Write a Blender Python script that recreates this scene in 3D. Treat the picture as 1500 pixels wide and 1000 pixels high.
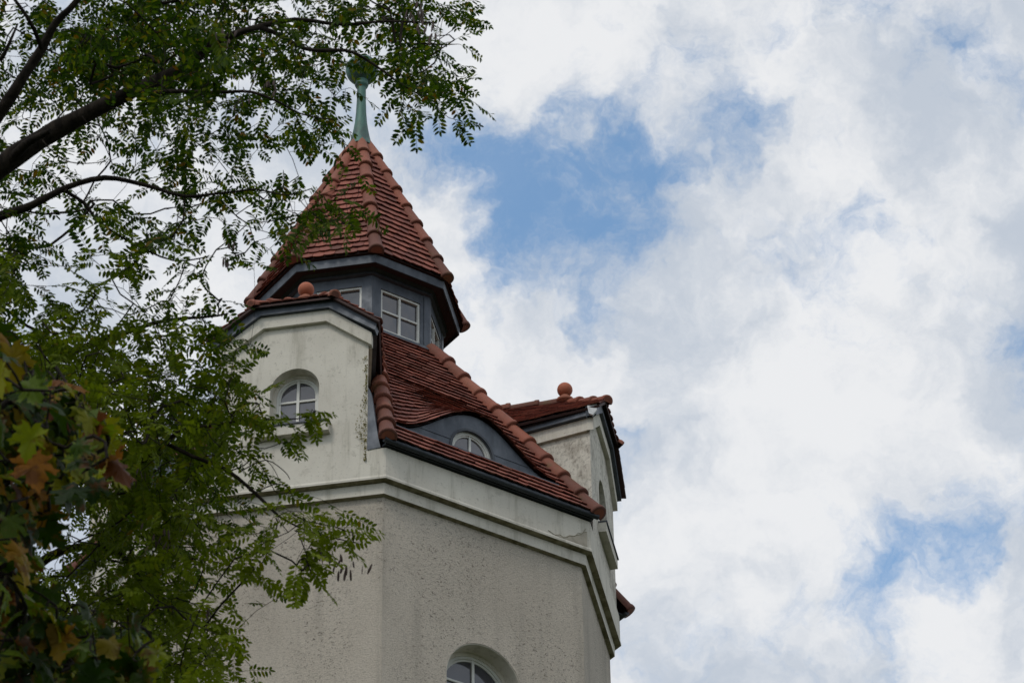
import bpy, math, random
from mathutils import Vector, Matrix, noise
rad = math.radians
random.seed(7)
for o in list(bpy.data.objects): bpy.data.objects.remove(o)
sc = bpy.context.scene
C = sc.collection

# ------------------------------------------------------------------ camera
S = 1.0
CAMY = -40.854*S
YAW, PITCH, ROLL, FPX = rad(3.373), rad(35.917), rad(-0.976), 4755.2
fw = Vector((math.sin(YAW)*math.cos(PITCH), math.cos(YAW)*math.cos(PITCH), math.sin(PITCH)))
_r = Vector((math.cos(YAW), -math.sin(YAW), 0)); _u = _r.cross(fw)
rt = _r*math.cos(ROLL) + _u*math.sin(ROLL); up = -_r*math.sin(ROLL) + _u*math.cos(ROLL)
cd = bpy.data.cameras.new('camera'); cam = bpy.data.objects.new('camera', cd); C.objects.link(cam)
cam.matrix_world = Matrix(((rt.x, up.x, -fw.x, 0), (rt.y, up.y, -fw.y, CAMY), (rt.z, up.z, -fw.z, 0), (0, 0, 0, 1)))
cd.sensor_width = 36; cd.lens = FPX/1500*36; cd.clip_start = .1; cd.clip_end = 20000
cd.dof.use_dof = True; cd.dof.focus_distance = 46; cd.dof.aperture_fstop = 16
sc.camera = cam
sc.render.resolution_x = 1024; sc.render.resolution_y = 682
sc.view_settings.view_transform = 'Standard'; sc.view_settings.look = 'None'
sc.view_settings.exposure = 0; sc.view_settings.gamma = 1

def ray(u, v): return (fw*FPX + rt*(u-750) - up*(v-500)).normalized()
def at(u, v, dist): return Vector((0, CAMY, 0)) + ray(u, v)*dist

# ------------------------------------------------------------------ node helper
class NT:
    def __init__(s, tree): s.t = tree; s.n = tree.nodes; s.l = tree.links
    def add(s, typ, ins=None, **kw):
        n = s.n.new(typ)
        for k, v in kw.items(): setattr(n, k, v)
        for k, v in (ins or {}).items():
            sock = n.inputs[k]
            if isinstance(v, bpy.types.NodeSocket): s.l.new(v, sock)
            else: sock.default_value = v
        return n
    def math(s, op, a, b=0.0, clamp=False):
        return s.add('ShaderNodeMath', {0: a, 1: b}, operation=op, use_clamp=clamp).outputs[0]
    def vec(s, op, a, b):
        n = s.add('ShaderNodeVectorMath', {0: a, 1: b}, operation=op)
        return n.outputs['Value'] if op in ('DISTANCE', 'DOT_PRODUCT', 'LENGTH') else n.outputs[0]
    def ramp(s, f, a, b, c=0.0, d=1.0, smooth=True):
        return s.add('ShaderNodeMapRange', {0: f, 1: a, 2: b, 3: c, 4: d}, interpolation_type='SMOOTHSTEP' if smooth else 'LINEAR').outputs[0]
    def mix(s, f, a, b, blend='MIX'):
        n = s.add('ShaderNodeMix', data_type='RGBA', blend_type=blend)
        for sock, v in ((n.inputs[0], f), (n.inputs[6], a), (n.inputs[7], b)):
            if isinstance(v, bpy.types.NodeSocket): s.l.new(v, sock)
            elif isinstance(v, (tuple, list)): sock.default_value = (*v[:3], 1)
            else: sock.default_value = v
        return n.outputs[2]
    def noise(s, vec, scale, detail=4, rough=.5, dist=0.0, out=0):
        return s.add('ShaderNodeTexNoise', {'Vector': vec, 'Scale': scale, 'Detail': detail, 'Roughness': rough, 'Distortion': dist}).outputs[out]

# ------------------------------------------------------------------ sky and sun
SUN_EL, SUN_AZ = rad(52), rad(215)        # azimuth clockwise from +Y
w = bpy.data.worlds.new('World'); sc.world = w; w.use_nodes = True
w.node_tree.nodes.clear(); N = NT(w.node_tree)
sky = N.add('ShaderNodeTexSky', sky_type='NISHITA', sun_disc=False, sun_elevation=SUN_EL, sun_rotation=SUN_AZ,
            air_density=1.0, dust_density=1.2, ozone_density=1.5)
gen = N.add('ShaderNodeTexCoord').outputs['Generated']
dirv = N.vec('NORMALIZE', gen, (0, 0, 0))
# wind-stretched, warped directions give the cloud edges their torn look
warp = N.noise(dirv, 28, 5, .6, 0, 1)
wv = N.vec('SCALE', N.vec('SUBTRACT', warp, (.5, .5, .5)), (0, 0, 0))
wv.node.inputs['Scale'].default_value = .045
wd = N.vec('ADD', dirv, wv)
n_big = N.noise(wd, 8, 4, .5)
n_mid = N.noise(wd, 22, 9, .60)
n_fine = N.noise(wd, 62, 7, .62)
def dev(n_, k): return N.math('MULTIPLY', N.math('SUBTRACT', n_, .5), k)
cover = N.math('ADD', dev(n_mid, 1.7), dev(n_big, .5))
cover = N.math('ADD', cover, dev(n_fine, .75))
cover = N.math('ADD', cover, .72)
gaps = [(850, 300, 120, .36), (750, 290, 80, .28), (660, 235, 90, .22), (905, 175, 110, .24), (1050, 100, 60, .20), (1065, 220, 70, .32), (980, 240, 70, .20),
        (730, 385, 60, .26), (1190, 350, 75, .20), (890, 455, 70, .22), (1375, 770, 80, .34), (1270, 850, 90, .28), (1320, 810, 60, .2), (790, 235, 60, .16), (1110, 190, 60, .14), (610, 195, 50, .16), (1005, 85, 50, .12), (1150, 395, 50, .1),
        (1450, 130, 90, .18), (1480, 540, 90, .22), (1000, 150, 70, .16), (1440, 420, 60, .12), (940, 960, 70, .14), (700, 190, 70, .12)]
filled = [(855, 222, 36, .16), (640, 330, 90, .22), (1200, 560, 300, .14), (1050, 480, 180, .12), (1280, 180, 130, .10), (760, 60, 130, .18),
          (1010, 320, 50, .16), (1040, 870, 200, .12), (200, 300, 330, .12), (790, 500, 120, .14), (1100, 700, 200, .12)]
tot = cover
for (u, v, r, a) in gaps + [(q[0], q[1], q[2], -q[3]) for q in filled]:
    c = ray(u, v); dd = N.vec('DISTANCE', wd, tuple(c))
    blob = N.math('MULTIPLY', N.ramp(dd, 0, r*1.5/FPX, 1, 0), -a)
    tot = N.math('ADD', tot, blob)
cloud = N.ramp(tot, .13, .78)
shade = N.noise(N.vec('ADD', wd, (.013, .004, .021)), 15, 6, .52)
sh2 = N.noise(wd, 34, 8, .60)
shd = N.math('ADD', dev(shade, 1.0), dev(sh2, .65))
lum = N.ramp(shd, -.20, .17)
ccol = N.mix(lum, (.54, .595, .675), (.85, .858, .872))
skyc = N.vec('MULTIPLY', sky.outputs[0], (.15, .15, .15))
tint = N.mix(1.0, skyc, (1.05, 1.38, 1.42), 'MULTIPLY')
final = N.mix(N.math('ADD', N.math('MULTIPLY', cloud, .88), .10), tint, ccol)
bg = N.add('ShaderNodeBackground', {'Color': final, 'Strength': 1.0})
N.l.new(bg.outputs[0], N.add('ShaderNodeOutputWorld').inputs[0])
sd = bpy.data.lights.new('sun', 'SUN'); so = bpy.data.objects.new('sun', sd); C.objects.link(so)
sd.energy = 1.1; sd.angle = rad(14); sd.color = (1, .93, .84)
sdir = Vector((math.sin(SUN_AZ)*math.cos(SUN_EL), math.cos(SUN_AZ)*math.cos(SUN_EL), math.sin(SUN_EL)))
so.rotation_euler = sdir.to_track_quat('Z', 'Y').to_euler()

# ------------------------------------------------------------------ materials
def mat(name, rough=.8, metal=0.0, spec=.5):
    m = bpy.data.materials.new(name); m.use_nodes = True; n = NT(m.node_tree)
    b = m.node_tree.nodes['Principled BSDF']; b.inputs['Roughness'].default_value = rough
    b.inputs['Metallic'].default_value = metal; b.inputs['Specular IOR Level'].default_value = spec
    return m, n, b
def bump(n, b, h, strength, dist=.02):
    bp = n.add('ShaderNodeBump', {'Height': h, 'Strength': strength, 'Distance': dist}); n.l.new(bp.outputs[0], b.inputs['Normal'])
def objc(n): return n.add('ShaderNodeTexCoord').outputs['Object']
def scaled(n, v, s): return n.vec('MULTIPLY', v, s)

def m_plaster(name='smooth_plaster', worn=0):
    m, n, b = mat(name, .9, 0, .2); p = objc(n)
    big = n.noise(p, .9, 5, .6); st = n.noise(scaled(n, p, (5, 5, .55)), 1.0, 6, .65); fine = n.noise(p, 26, 5, .7)
    c = n.mix(n.ramp(big, .35, .65), (.57, .535, .465), (.66, .625, .545))
    c = n.mix(n.math('MULTIPLY', n.ramp(st, .50, .72), .6), c, (.30, .28, .22))
    c = n.mix(n.math('MULTIPLY', n.ramp(fine, .57, .70), .45), c, (.22, .20, .16))
    c = n.mix(n.math('MULTIPLY', n.ramp(n.noise(p, 4.5, 8, .75), .55, .68), .35), c, (.27, .25, .20))
    if worn:
        c = n.mix(n.math('MULTIPLY', n.ramp(n.noise(scaled(n, p, (2.2, 2.2, 1.3)), 1.3, 7, .75), .48, .64), .5), c, (.20, .165, .13))
        c = n.mix(n.math('MULTIPLY', n.ramp(n.noise(p, 17, 6, .75), .50, .62), .45), c, (.09, .08, .07))
    n.l.new(c, b.inputs['Base Color']); bump(n, b, n.noise(p, 40, 6, .7), .25, .01); return m
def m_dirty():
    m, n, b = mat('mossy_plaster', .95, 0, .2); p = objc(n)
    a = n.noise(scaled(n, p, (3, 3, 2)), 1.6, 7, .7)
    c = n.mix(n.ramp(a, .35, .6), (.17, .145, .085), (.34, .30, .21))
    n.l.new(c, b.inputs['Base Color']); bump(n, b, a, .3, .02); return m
def m_rough():
    m, n, b = mat('roughcast_render', .95, 0, .15); p = objc(n)
    big = n.noise(p, .55, 5, .6)
    g1 = n.noise(scaled(n, p, (1, 1, 1.3)), 21, 7, .85, .5); g2 = n.noise(scaled(n, p, (1, 1, 1.3)), 48, 5, .8, .3)
    patch = n.noise(scaled(n, p, (1.2, 1.2, .8)), .9, 5, .65)
    c = n.mix(n.ramp(big, .3, .7), (.57, .51, .43), (.66, .595, .505))
    c = n.mix(n.math('MULTIPLY', n.ramp(g2, .48, .64), .42), c, (.22, .19, .155))
    dirt = n.math('MULTIPLY', n.ramp(g1, .53, .61), n.ramp(patch, .40, .62, .25, 1))
    c = n.mix(n.math('MULTIPLY', dirt, .9), c, (.12, .10, .08))
    c = n.mix(n.math('MULTIPLY', n.ramp(n.noise(scaled(n, p, (4, 4, .35)), 1, 5, .6), .5, .75), .35), c, (.28, .25, .21))
    n.l.new(c, b.inputs['Base Color'])
    h = n.math('ADD', n.math('MULTIPLY', g1, .8), g2); bump(n, b, h, 1.0, .022); return m
def m_tile(name, c1, c2, moss=.25):
    m, n, b = mat(name, .72, 0, .35); p = objc(n)
    isl = n.add('ShaderNodeNewGeometry').outputs['Random Per Island']
    c = n.mix(isl, c1, c2)
    c = n.mix(n.math('MULTIPLY', n.ramp(n.math('FRACT', n.math('MULTIPLY', isl, 37.7)), .86, .90), .6), c, (c2[0]*.45, c2[1]*.55, c2[2]*.6))
    c = n.mix(n.math('MULTIPLY', n.ramp(n.math('FRACT', n.math('MULTIPLY', isl, 91.3)), .90, .94), .5), c, (c1[0]*1.25, c1[1]*1.5, c1[2]*1.5))
    c = n.mix(n.math('MULTIPLY', n.ramp(n.noise(p, 3, 6, .65), .45, .75), .5), c, (c1[0]*.4, c1[1]*.5, c1[2]*.5))
    c = n.mix(n.math('MULTIPLY', n.ramp(n.noise(p, 22, 5, .7), .55, .72), .4), c, (.07, .045, .035))
    c = n.mix(n.math('MULTIPLY', n.ramp(n.noise(p, 1.3, 6, .7), .56, .72), moss), c, (.11, .095, .035))
    n.l.new(c, b.inputs['Base Color']); bump(n, b, n.noise(p, 50, 5, .7), .3, .008); return m
def m_zinc(name='weathered_zinc', k=1.0):
    m, n, b = mat(name, .5, .35, .5); p = objc(n)
    c = n.mix(n.ramp(n.noise(scaled(n, p, (2, 2, .7)), 1.6, 6, .65), .35, .68), (.085*k, .100*k, .125*k), (.15*k, .17*k, .20*k))
    c = n.mix(n.math('MULTIPLY', n.ramp(n.noise(scaled(n, p, (7, 7, .8)), 1.0, 5, .6), .55, .75), .45), c, (.05*k, .055*k, .06*k))
    n.l.new(c, b.inputs['Base Color']); n.l.new(n.ramp(n.noise(p, 6, 4, .6), .3, .7, .42, .65), b.inputs['Roughness']); return m
def m_copper():
    m, n, b = mat('green_copper', .6, .15, .5); p = objc(n)
    c = n.mix(n.ramp(n.noise(scaled(n, p, (6, 6, 1.2)), 1, 6, .6), .38, .62), (.075, .175, .145), (.045, .075, .07))
    n.l.new(c, b.inputs['Base Color']); return m
def m_flat(name, col, rough=.6, var=.3, scale=8):
    m, n, b = mat(name, rough); p = objc(n)
    c = n.mix(n.math('MULTIPLY', n.ramp(n.noise(p, scale, 5, .6), .4, .7), var), col, tuple(x*.45 for x in col))
    n.l.new(c, b.inputs['Base Color']); return m
def m_glass():
    m, n, b = mat('window_glass', .06, 0, .9); p = objc(n)
    c = n.mix(n.ramp(n.noise(p, .8, 3, .5), .35, .65), (.045, .045, .055), (.10, .098, .115))
    n.l.new(c, b.inputs['Base Color']); b.inputs['Coat Weight'].default_value = .3; bump(n, b, n.noise(p, 2.5, 2, .5), .06, .05); return m
def m_bark(name, c1, c2):
    m, n, b = mat(name, .95, 0, .15); p = objc(n)
    h = n.noise(scaled(n, p, (9, 9, 2)), 3, 6, .7)
    n.l.new(n.mix(n.ramp(h, .35, .65), c1, c2), b.inputs['Base Color']); bump(n, b, h, .7, .02); return m
def m_leaf(name, stops, trans, spec=.4, rough=.45, spots=0, low=None):
    m, n, b = mat(name, rough, 0, spec); g = n.add('ShaderNodeNewGeometry')
    cr = n.add('ShaderNodeValToRGB', {0: g.outputs['Random Per Island']}); e = cr.color_ramp.elements
    e[0].position = stops[0][0]; e[0].color = (*stops[0][1], 1); e[1].position = stops[1][0]; e[1].color = (*stops[1][1], 1)
    for q, cc in stops[2:]: x = e.new(q); x.color = (*cc, 1)
    c = cr.outputs[0]; p = objc(n)
    c = n.mix(n.math('MULTIPLY', n.ramp(n.noise(p, .8, 4, .6), .4, .7), .3), c, tuple(x*.7 for x in stops[0][1]))
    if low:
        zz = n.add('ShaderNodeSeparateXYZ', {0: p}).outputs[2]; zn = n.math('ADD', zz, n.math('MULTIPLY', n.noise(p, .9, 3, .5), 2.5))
        c = n.mix(n.math('MULTIPLY', n.ramp(zn, low[0], low[1], 1, 0), low[2]), c, low[3])  # lower leaves coloured brighter and yellower, painting in the stronger light on them
    if spots:
        c = n.mix(n.math('MULTIPLY', n.ramp(n.noise(p, 14, 4, .65), .54, .66), spots), c, (.10, .035, .012))
    n.l.new(c, b.inputs['Base Color'])
    tr = n.add('ShaderNodeBsdfTranslucent', {'Color': n.mix(1.0, c, (1.25, 1.3, .45), 'MULTIPLY')})
    mx = n.add('ShaderNodeMixShader', {0: trans, 1: b.outputs[0], 2: tr.outputs[0]})
    n.l.new(mx.outputs[0], m.node_tree.nodes['Material Output'].inputs[0]); return m

M = dict(plaster=m_plaster(), patch=m_flat('repair_mortar', (.40, .36, .29), .95, .5, 9), wplaster=m_plaster('weathered_plaster', 1), dirty=m_dirty(), rough=m_rough(),
         tile=m_tile('clay_tile', (.30, .095, .064), (.17, .055, .041)),
         roll=m_tile('clay_hip_tile', (.27, .085, .05), (.165, .055, .037), .6),
         ball=m_tile('terracotta', (.42, .13, .065), (.36, .11, .06), .1),
         zinc=m_zinc('weathered_zinc', .68), dzinc=m_zinc('dark_zinc', .38), copper=m_copper(),
         wood=m_flat('stained_soffit_wood', (.045, .020, .017), .8), white=m_flat('white_frame_paint', (.62, .62, .58), .5, .25, 5),
         glass=m_glass(), bark=m_bark('dark_bark', (.010, .008, .006), (.032, .025, .019)),
         lead=m_flat('pale_flashing', (.6, .62, .64), .45, .4, 14),
         moss=m_leaf('moss_growth', [(0, (.22, .19, .06)), (1, (.08, .075, .03))], .1, .1, .9),
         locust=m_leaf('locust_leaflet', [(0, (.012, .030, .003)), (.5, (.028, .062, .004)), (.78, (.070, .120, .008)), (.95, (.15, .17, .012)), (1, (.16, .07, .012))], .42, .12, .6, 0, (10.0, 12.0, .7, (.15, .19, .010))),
         maple=m_leaf('maple_leaf', [(0, (.010, .026, .002)), (.42, (.030, .060, .003)), (.60, (.12, .18, .008)), (.80, (.24, .23, .012)), (.92, (.24, .09, .008)), (1, (.10, .02, .008))], .38, .16, .5, .8),
         pod=m_flat('seed_pod', (.045, .022, .014), .7))

# ------------------------------------------------------------------ mesh helpers
class MB:
    def __init__(s, sc_=S): s.v = []; s.f = []; s.sm = []; s.k = sc_
    def vert(s, p): s.v.append((p[0]*s.k, p[1]*s.k, p[2]*s.k)); return len(s.v)-1
    def face(s, idx, smooth=False): s.f.append(idx); s.sm.append(smooth)
    def poly(s, pts, smooth=False): s.face([s.vert(p) for p in pts], smooth)
    def prism(s, ptsA, ptsB):              # two matching outlines joined
        a = [s.vert(p) for p in ptsA]; b = [s.vert(p) for p in ptsB]; n = len(a)
        s.face(a); s.face(b[::-1])
        for i in range(n): j = (i+1) % n; s.face([a[j], a[i], b[i], b[j]])
    def box(s, fr, s0, s1, h0, h1, z0, z1):
        q = lambda h: [fr(s0, h, z0), fr(s1, h, z0), fr(s1, h, z1), fr(s0, h, z1)]
        s.prism(q(h1), q(h0))
    def grid(s, rows, smooth=True, close=False):
        idx = [[s.vert(p) for p in r] for r in rows]
        for a, b in zip(idx, idx[1:]):
            n = len(a)
            for i in range(n if close else n-1): j = (i+1) % n; s.face([a[i], a[j], b[j], b[i]], smooth)
        return idx
    def lathe(s, prof, c, n=28):
        s.grid([[(c[0]+r*math.cos(2*math.pi*i/n), c[1]+r*math.sin(2*math.pi*i/n), c[2]+z) for i in range(n)] for r, z in prof], True, True)
    def tube(s, pts, rads, n=6, cap=True):
        rows = []; prev = None
        for i, p in enumerate(pts):
            a = pts[max(i-1, 0)]; b = pts[min(i+1, len(pts)-1)]; d = (b-a)
            d = d.normalized() if d.length > 1e-9 else Vector((0, 0, 1))
            if prev is None: x = d.orthogonal().normalized()
            else:
                x = prev - d*prev.dot(d); x = x.normalized() if x.length > 1e-6 else d.orthogonal().normalized()
            prev = x; y = d.cross(x)
            rows.append([p + (x*math.cos(2*math.pi*k/n) + y*math.sin(2*math.pi*k/n))*rads[i] for k in range(n)])
        idx = s.grid(rows, True, True)
        if cap: s.face(idx[0][::-1]); s.face(idx[-1])
    def build(s, name, m, parent=None):
        me = bpy.data.meshes.new(name); me.from_pydata(s.v, [], s.f); me.materials.append(M[m] if isinstance(m, str) else m)
        me.polygons.foreach_set('use_smooth', s.sm); me.update()
        o = bpy.data.objects.new(name, me); C.objects.link(o); o.parent = parent; return o
def thing(name, label, cat, loc=(0, 0, 0), group=None):
    o = bpy.data.objects.new(name, None); C.objects.link(o); o.location = loc; o['label'] = label; o['category'] = cat
    if group: o['group'] = group
    return o

# ------------------------------------------------------------------ tower geometry (measured units)
hA, hB, PSI = 3.6, 3.436, -13.384
def nt(k):
    a = rad(PSI + 45*k); return Vector((math.sin(a), -math.cos(a), 0)), Vector((math.cos(a), math.sin(a), 0))
def frame(k):
    n, t = nt(k); return lambda s, h, z: n*h + t*s + Vector((0, 0, z))
def ap(k, o=0.0): return (hA if k % 2 == 0 else hB) + o
def corner(k, a1, a2, z):          # between faces k and k+1, apothems a1 and a2
    n1, _ = nt(k); n2, _ = nt(k+1); det = n1.x*n2.y - n1.y*n2.x
    return Vector(((a1*n2.y - a2*n1.y)/det, (n1.x*a2 - n2.x*a1)/det, z))
def ring(o, z, reg=None): return [corner(k, ap(k, o), ap(k+1, o), z) if reg is None else corner(k, reg, reg, z) for k in range(8)]
def halfw(k, o=0.0, reg=None):
    if reg is not None: return reg*math.tan(rad(22.5))
    a, b = (ap(k, o), ap(k+1, o)); return b*math.sqrt(2) - a

ground = MB(1); g = 9000
ground.poly([(-g, -g, -1.6), (g, -g, -1.6), (g, g, -1.6), (-g, g, -1.6)])
gm, gn, gb = mat('grass_ground', .95, 0, .1); gp = objc(gn)
gn.l.new(gn.mix(gn.ramp(gn.noise(gp, .4, 8, .7), .35, .65), (.025, .04, .014), (.05, .055, .028)), gb.inputs['Base Color'])
go = ground.build('ground', gm); go['kind'] = 'structure'

tower = thing('tower', 'cream plastered octagonal tower with red tiled roof and copper ball spire', 'tower', (0, 0, 0))
GZ = -1.6/S

# --- faces with arched openings, built in columns
def arch_face(mb, fr, h, w0, w1, zb, ztop, cx, r, zc, zs, depth, step=.05, nseg=26):
    """wall face between s=w0..w1, z=zb..ztop(s), arched opening centred cx, radius r, springing zc, bottom zs"""
    xs = sorted(set([w0, w1] + [cx - r*math.cos(math.pi*i/nseg) for i in range(nseg+1)] + [x for x in getattr(ztop, 'breaks', []) if w0 < x < w1]))
    arch = lambda x: zc + math.sqrt(max(0, r*r-(x-cx)**2))
    for a, b in zip(xs, xs[1:]):
        if a >= cx-r-1e-6 and b <= cx+r+1e-6:
            mb.poly([fr(a, h, arch(a)), fr(b, h, arch(b)), fr(b, h, ztop(b)), fr(a, h, ztop(a))])
            mb.poly([fr(a, h, zb), fr(b, h, zb), fr(b, h, zs), fr(a, h, zs)])
        else: mb.poly([fr(a, h, zb), fr(b, h, zb), fr(b, h, ztop(b)), fr(a, h, ztop(a))])
    out = [(cx-r, zs)] + [(cx - r*math.cos(math.pi*i/nseg), zc + r*math.sin(math.pi*i/nseg)) for i in range(nseg+1)] + [(cx+r, zs)]
    mb.grid([[fr(x, h, z) for x, z in out], [fr(x, h-depth, z) for x, z in out]], False)
    mb.poly([fr(cx-r, h, zs), fr(cx+r, h, zs), fr(cx+r, h-depth, zs), fr(cx-r, h-depth, zs)])
def const(z):
    f = lambda x: z; return f
def arch_band(mb, fr, h0, h1, cx, zc, r0, r1, zs, nseg=26):
    """flat ring following an arch and its legs, from h0 (back) to h1 (front)"""
    def path(r): return [(cx-r, zs)] + [(cx-r*math.cos(math.pi*i/nseg), zc+r*math.sin(math.pi*i/nseg)) for i in range(nseg+1)] + [(cx+r, zs)]
    a, b = path(r1), path(r0)
    mb.grid([[fr(x, h0, z) for x, z in a], [fr(x, h1, z) for x, z in a], [fr(x, h1, z) for x, z in b], [fr(x, h0, z) for x, z in b]], False)
def arch_window(parent, k, h, cx, r, zc, zs, bars, fw_=.045):
    fr = frame(k); mb = MB(); arch_band(mb, fr, h-.05, h, cx, zc, r-fw_, r+.004, zs)
    arch_band(mb, fr, h-.05, h-.018, cx, zc, r-fw_*1.7, r-fw_+.002, zs)
    mb.box(fr, cx-r, cx+r, h-.05, h-.002, zs-.002, zs+fw_)
    mb.box(fr, cx-.02, cx+.02, h-.05, h-.008, zs+fw_, zc+r-fw_)
    for z in bars:
        x = r-fw_ if z < zc else math.sqrt(max(.01, (r-fw_)**2-(z-zc)**2))
        mb.box(fr, cx-x, cx-.02, h-.05, h-.012, z-.015, z+.015); mb.box(fr, cx+.02, cx+x, h-.05, h-.012, z-.015, z+.015)
    f = mb.build('window_frame', 'white', parent)
    g = MB(); q = [(cx-r*.97, zs+.01)] + [(cx-r*.97*math.cos(math.pi*i/20), zc+r*.97*math.sin(math.pi*i/20)) for i in range(21)] + [(cx+r*.97, zs+.01)]
    g.poly([fr(x, h-.035, z) for x, z in q]); g.build('window_pane', 'glass', parent)

wall = MB()
for k in range(8):
    fr = frame(k); hw = halfw(k)
    if k in (1, 7): arch_face(wall, fr, ap(k), -hw, hw, GZ, const(24.25), -.01, .62, 21.82, 20.3, .02)
    else: wall.poly([fr(-hw, ap(k), GZ), fr(hw, ap(k), GZ), fr(hw, ap(k), 24.25), fr(-hw, ap(k), 24.25)])
wall_o = wall.build('wall', 'rough', tower)
for k in (1, 7):
    rv = MB(); fr = frame(k); arch_band(rv, fr, ap(k)-.34, ap(k)-.012, -.01, 21.82, .608, .619, 20.3); arch_band(rv, fr, ap(k)-.34, ap(k)-.25, -.01, 21.82, .555, .612, 20.3)
    wo = rv.build('window', 'plaster', tower)
    arch_window(wo, k, ap(k)-.27, -.01, .56, 21.82, 20.3, (21.93, 21.15), .045)
    sm = MB(); sm.box(fr, -.72, .70, ap(k)-.3, ap(k)+.10, 20.17, 20.3); sm.build('window_sill', 'plaster', wo)

def sweep(mb, prof, ks=range(8), reg=False, jit=None):
    rows = [ring(o, z) if not reg else ring(0, z, o) for o, z in prof]
    for a, b in zip(rows, rows[1:]):
        for k in range(8):
            kk = (k+1) % 8
            mb.poly([a[k], a[kk], b[kk], b[k]])
c = MB(); sweep(c, [(.07, 24.25), (.075, 24.42)]); sweep(c, [(.165, 24.44), (.168, 24.47), (.155, 24.50), (.155, 24.94), (.14, 24.942)])
co = c.build('cornice', 'plaster', tower)
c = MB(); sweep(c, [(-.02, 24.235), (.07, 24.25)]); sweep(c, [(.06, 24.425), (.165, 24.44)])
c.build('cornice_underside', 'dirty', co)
fr = frame(1); pt = MB(); hh = ap(1, .155)+.004
top_ = [(1.10, 24.515), (1.18, 24.53), (1.25, 24.525), (1.33, 24.56), (1.40, 24.60), (1.47, 24.615), (1.54, 24.68), (1.60, 24.71), (1.655, 24.76)]
pt.poly([fr(1.10, hh, 24.50), fr(1.655, hh, 24.50)] + [fr(a, hh, b) for a, b in top_[::-1]])
pt.build('repair_patch', 'patch', co)
ck = MB()
ck.tube([fr(a, hh+.001, b+.012*(-1)**i) for i, (a, b) in enumerate([(.98, 24.53)]+top_)], [.0035]*10, 4); ck.tube([fr(a, hh+.001, b) for a, b in ((1.30, 24.53), (1.35, 24.59), (1.44, 24.60), (1.5, 24.68), (1.57, 24.69), (1.64, 24.80))], [.003]*6, 4)
ck.build('crack', 'dirty', co)
# --- tile laying
def tiles(mb, P, v0, v1, lo, hi, gauge=.142, width=.182, lift=.046, tk=.018, lap=1.45):
    nr = max(1, round((v1-v0)/gauge)); g_ = (v1-v0)/nr
    for r in range(nr):
        vb = v0 + r*g_; vt = min(vb + g_*lap, v1 + g_*.3); a, b = lo(vb), hi(vb)
        if b-a < .02: continue
        off = (r % 2)*.5*width + random.uniform(-.008, .008); i0 = math.floor((a-off)/width)-1; i1 = math.ceil((b-off)/width)+1
        for i in range(i0, i1):
            u0 = off+i*width+.003; u1 = u0+width-.006
            if u1 <= a+.01 or u0 >= b-.01: continue
            j = random.uniform(-.006, .007); w_ = lift+random.uniform(-.004, .007); tw = random.uniform(-.004, .004)
            cl = lambda u, v: min(max(u, lo(v)), hi(v))
            bot = []; low = []; top = []
            for q, dq in ((0, .024), (.3, .003), (.7, 0), (1, .020)):
                u = u0+(u1-u0)*q; vv = vb+j+dq; ub = cl(u, vv); ww = w_+tw*(q-.5)*2 + (.004 if 0 < q < 1 else 0)
                bot.append(P(ub, vv, ww)); low.append(P(ub, vv+.003, ww-tk)); top.append(P(cl(u, vt), vt, .006))
            mb.grid([low, bot], False); 
            B = [mb.vert(p) for p in bot]; T = [mb.vert(p) for p in top]
            for q in range(3): mb.face([B[q], B[q+1], T[q+1], T[q]])
            mb.poly([low[0], bot[0], top[0]]); mb.poly([bot[3], low[3], top[3]])
def rolls(mb, A, B, n, r, upv, flat=.0):
    """overlapping tapered half-round hip tiles from low point A to high point B"""
    d = (B-A); L = d.length/n; d.normalize(); side = d.cross(upv).normalized(); nn = side.cross(d).normalized()
    for i in range(n):
        jo = random.uniform(-.008, .008); jr = random.uniform(.97, 1.04); tilt = random.uniform(-.012, .012)
        st = A + d*(L*i-.02) + side*jo; rows = []
        prof = [(-.0, .80, .0), (0, 1.13, 0), (.035, 1.16, 0), (.06, 1.13, 0), (.075, 1.02, 0), (L*.6, .95, -.01), (L*1.12, .86, -.02)]
        for (x, k_, dn) in prof:
            ctr = st + d*x + nn*dn + side*tilt*x
            rows.append([ctr + (side*math.cos(a) + nn*(math.sin(a)*.95))*r*jr*k_ for a in [math.pi*(-.12 + 1.24*q/10) for q in range(11)]])
        mb.grid(rows, True)
        mb.poly([p for p in rows[0]])
EAVE_O, EAVE_Z, LAN, LANZ = .27, 25.02, 1.25, 28.87
EB = 25.52                                       # foot of the eyebrow fronts
def bell(s):
    x = (s+.10)/1.36; return math.cos(x*math.pi/2)**2 if abs(x) < 1 else 0.0
def eyez(s): return EB + .66*bell(s)
roof = MB(); deck = MB()
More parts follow.
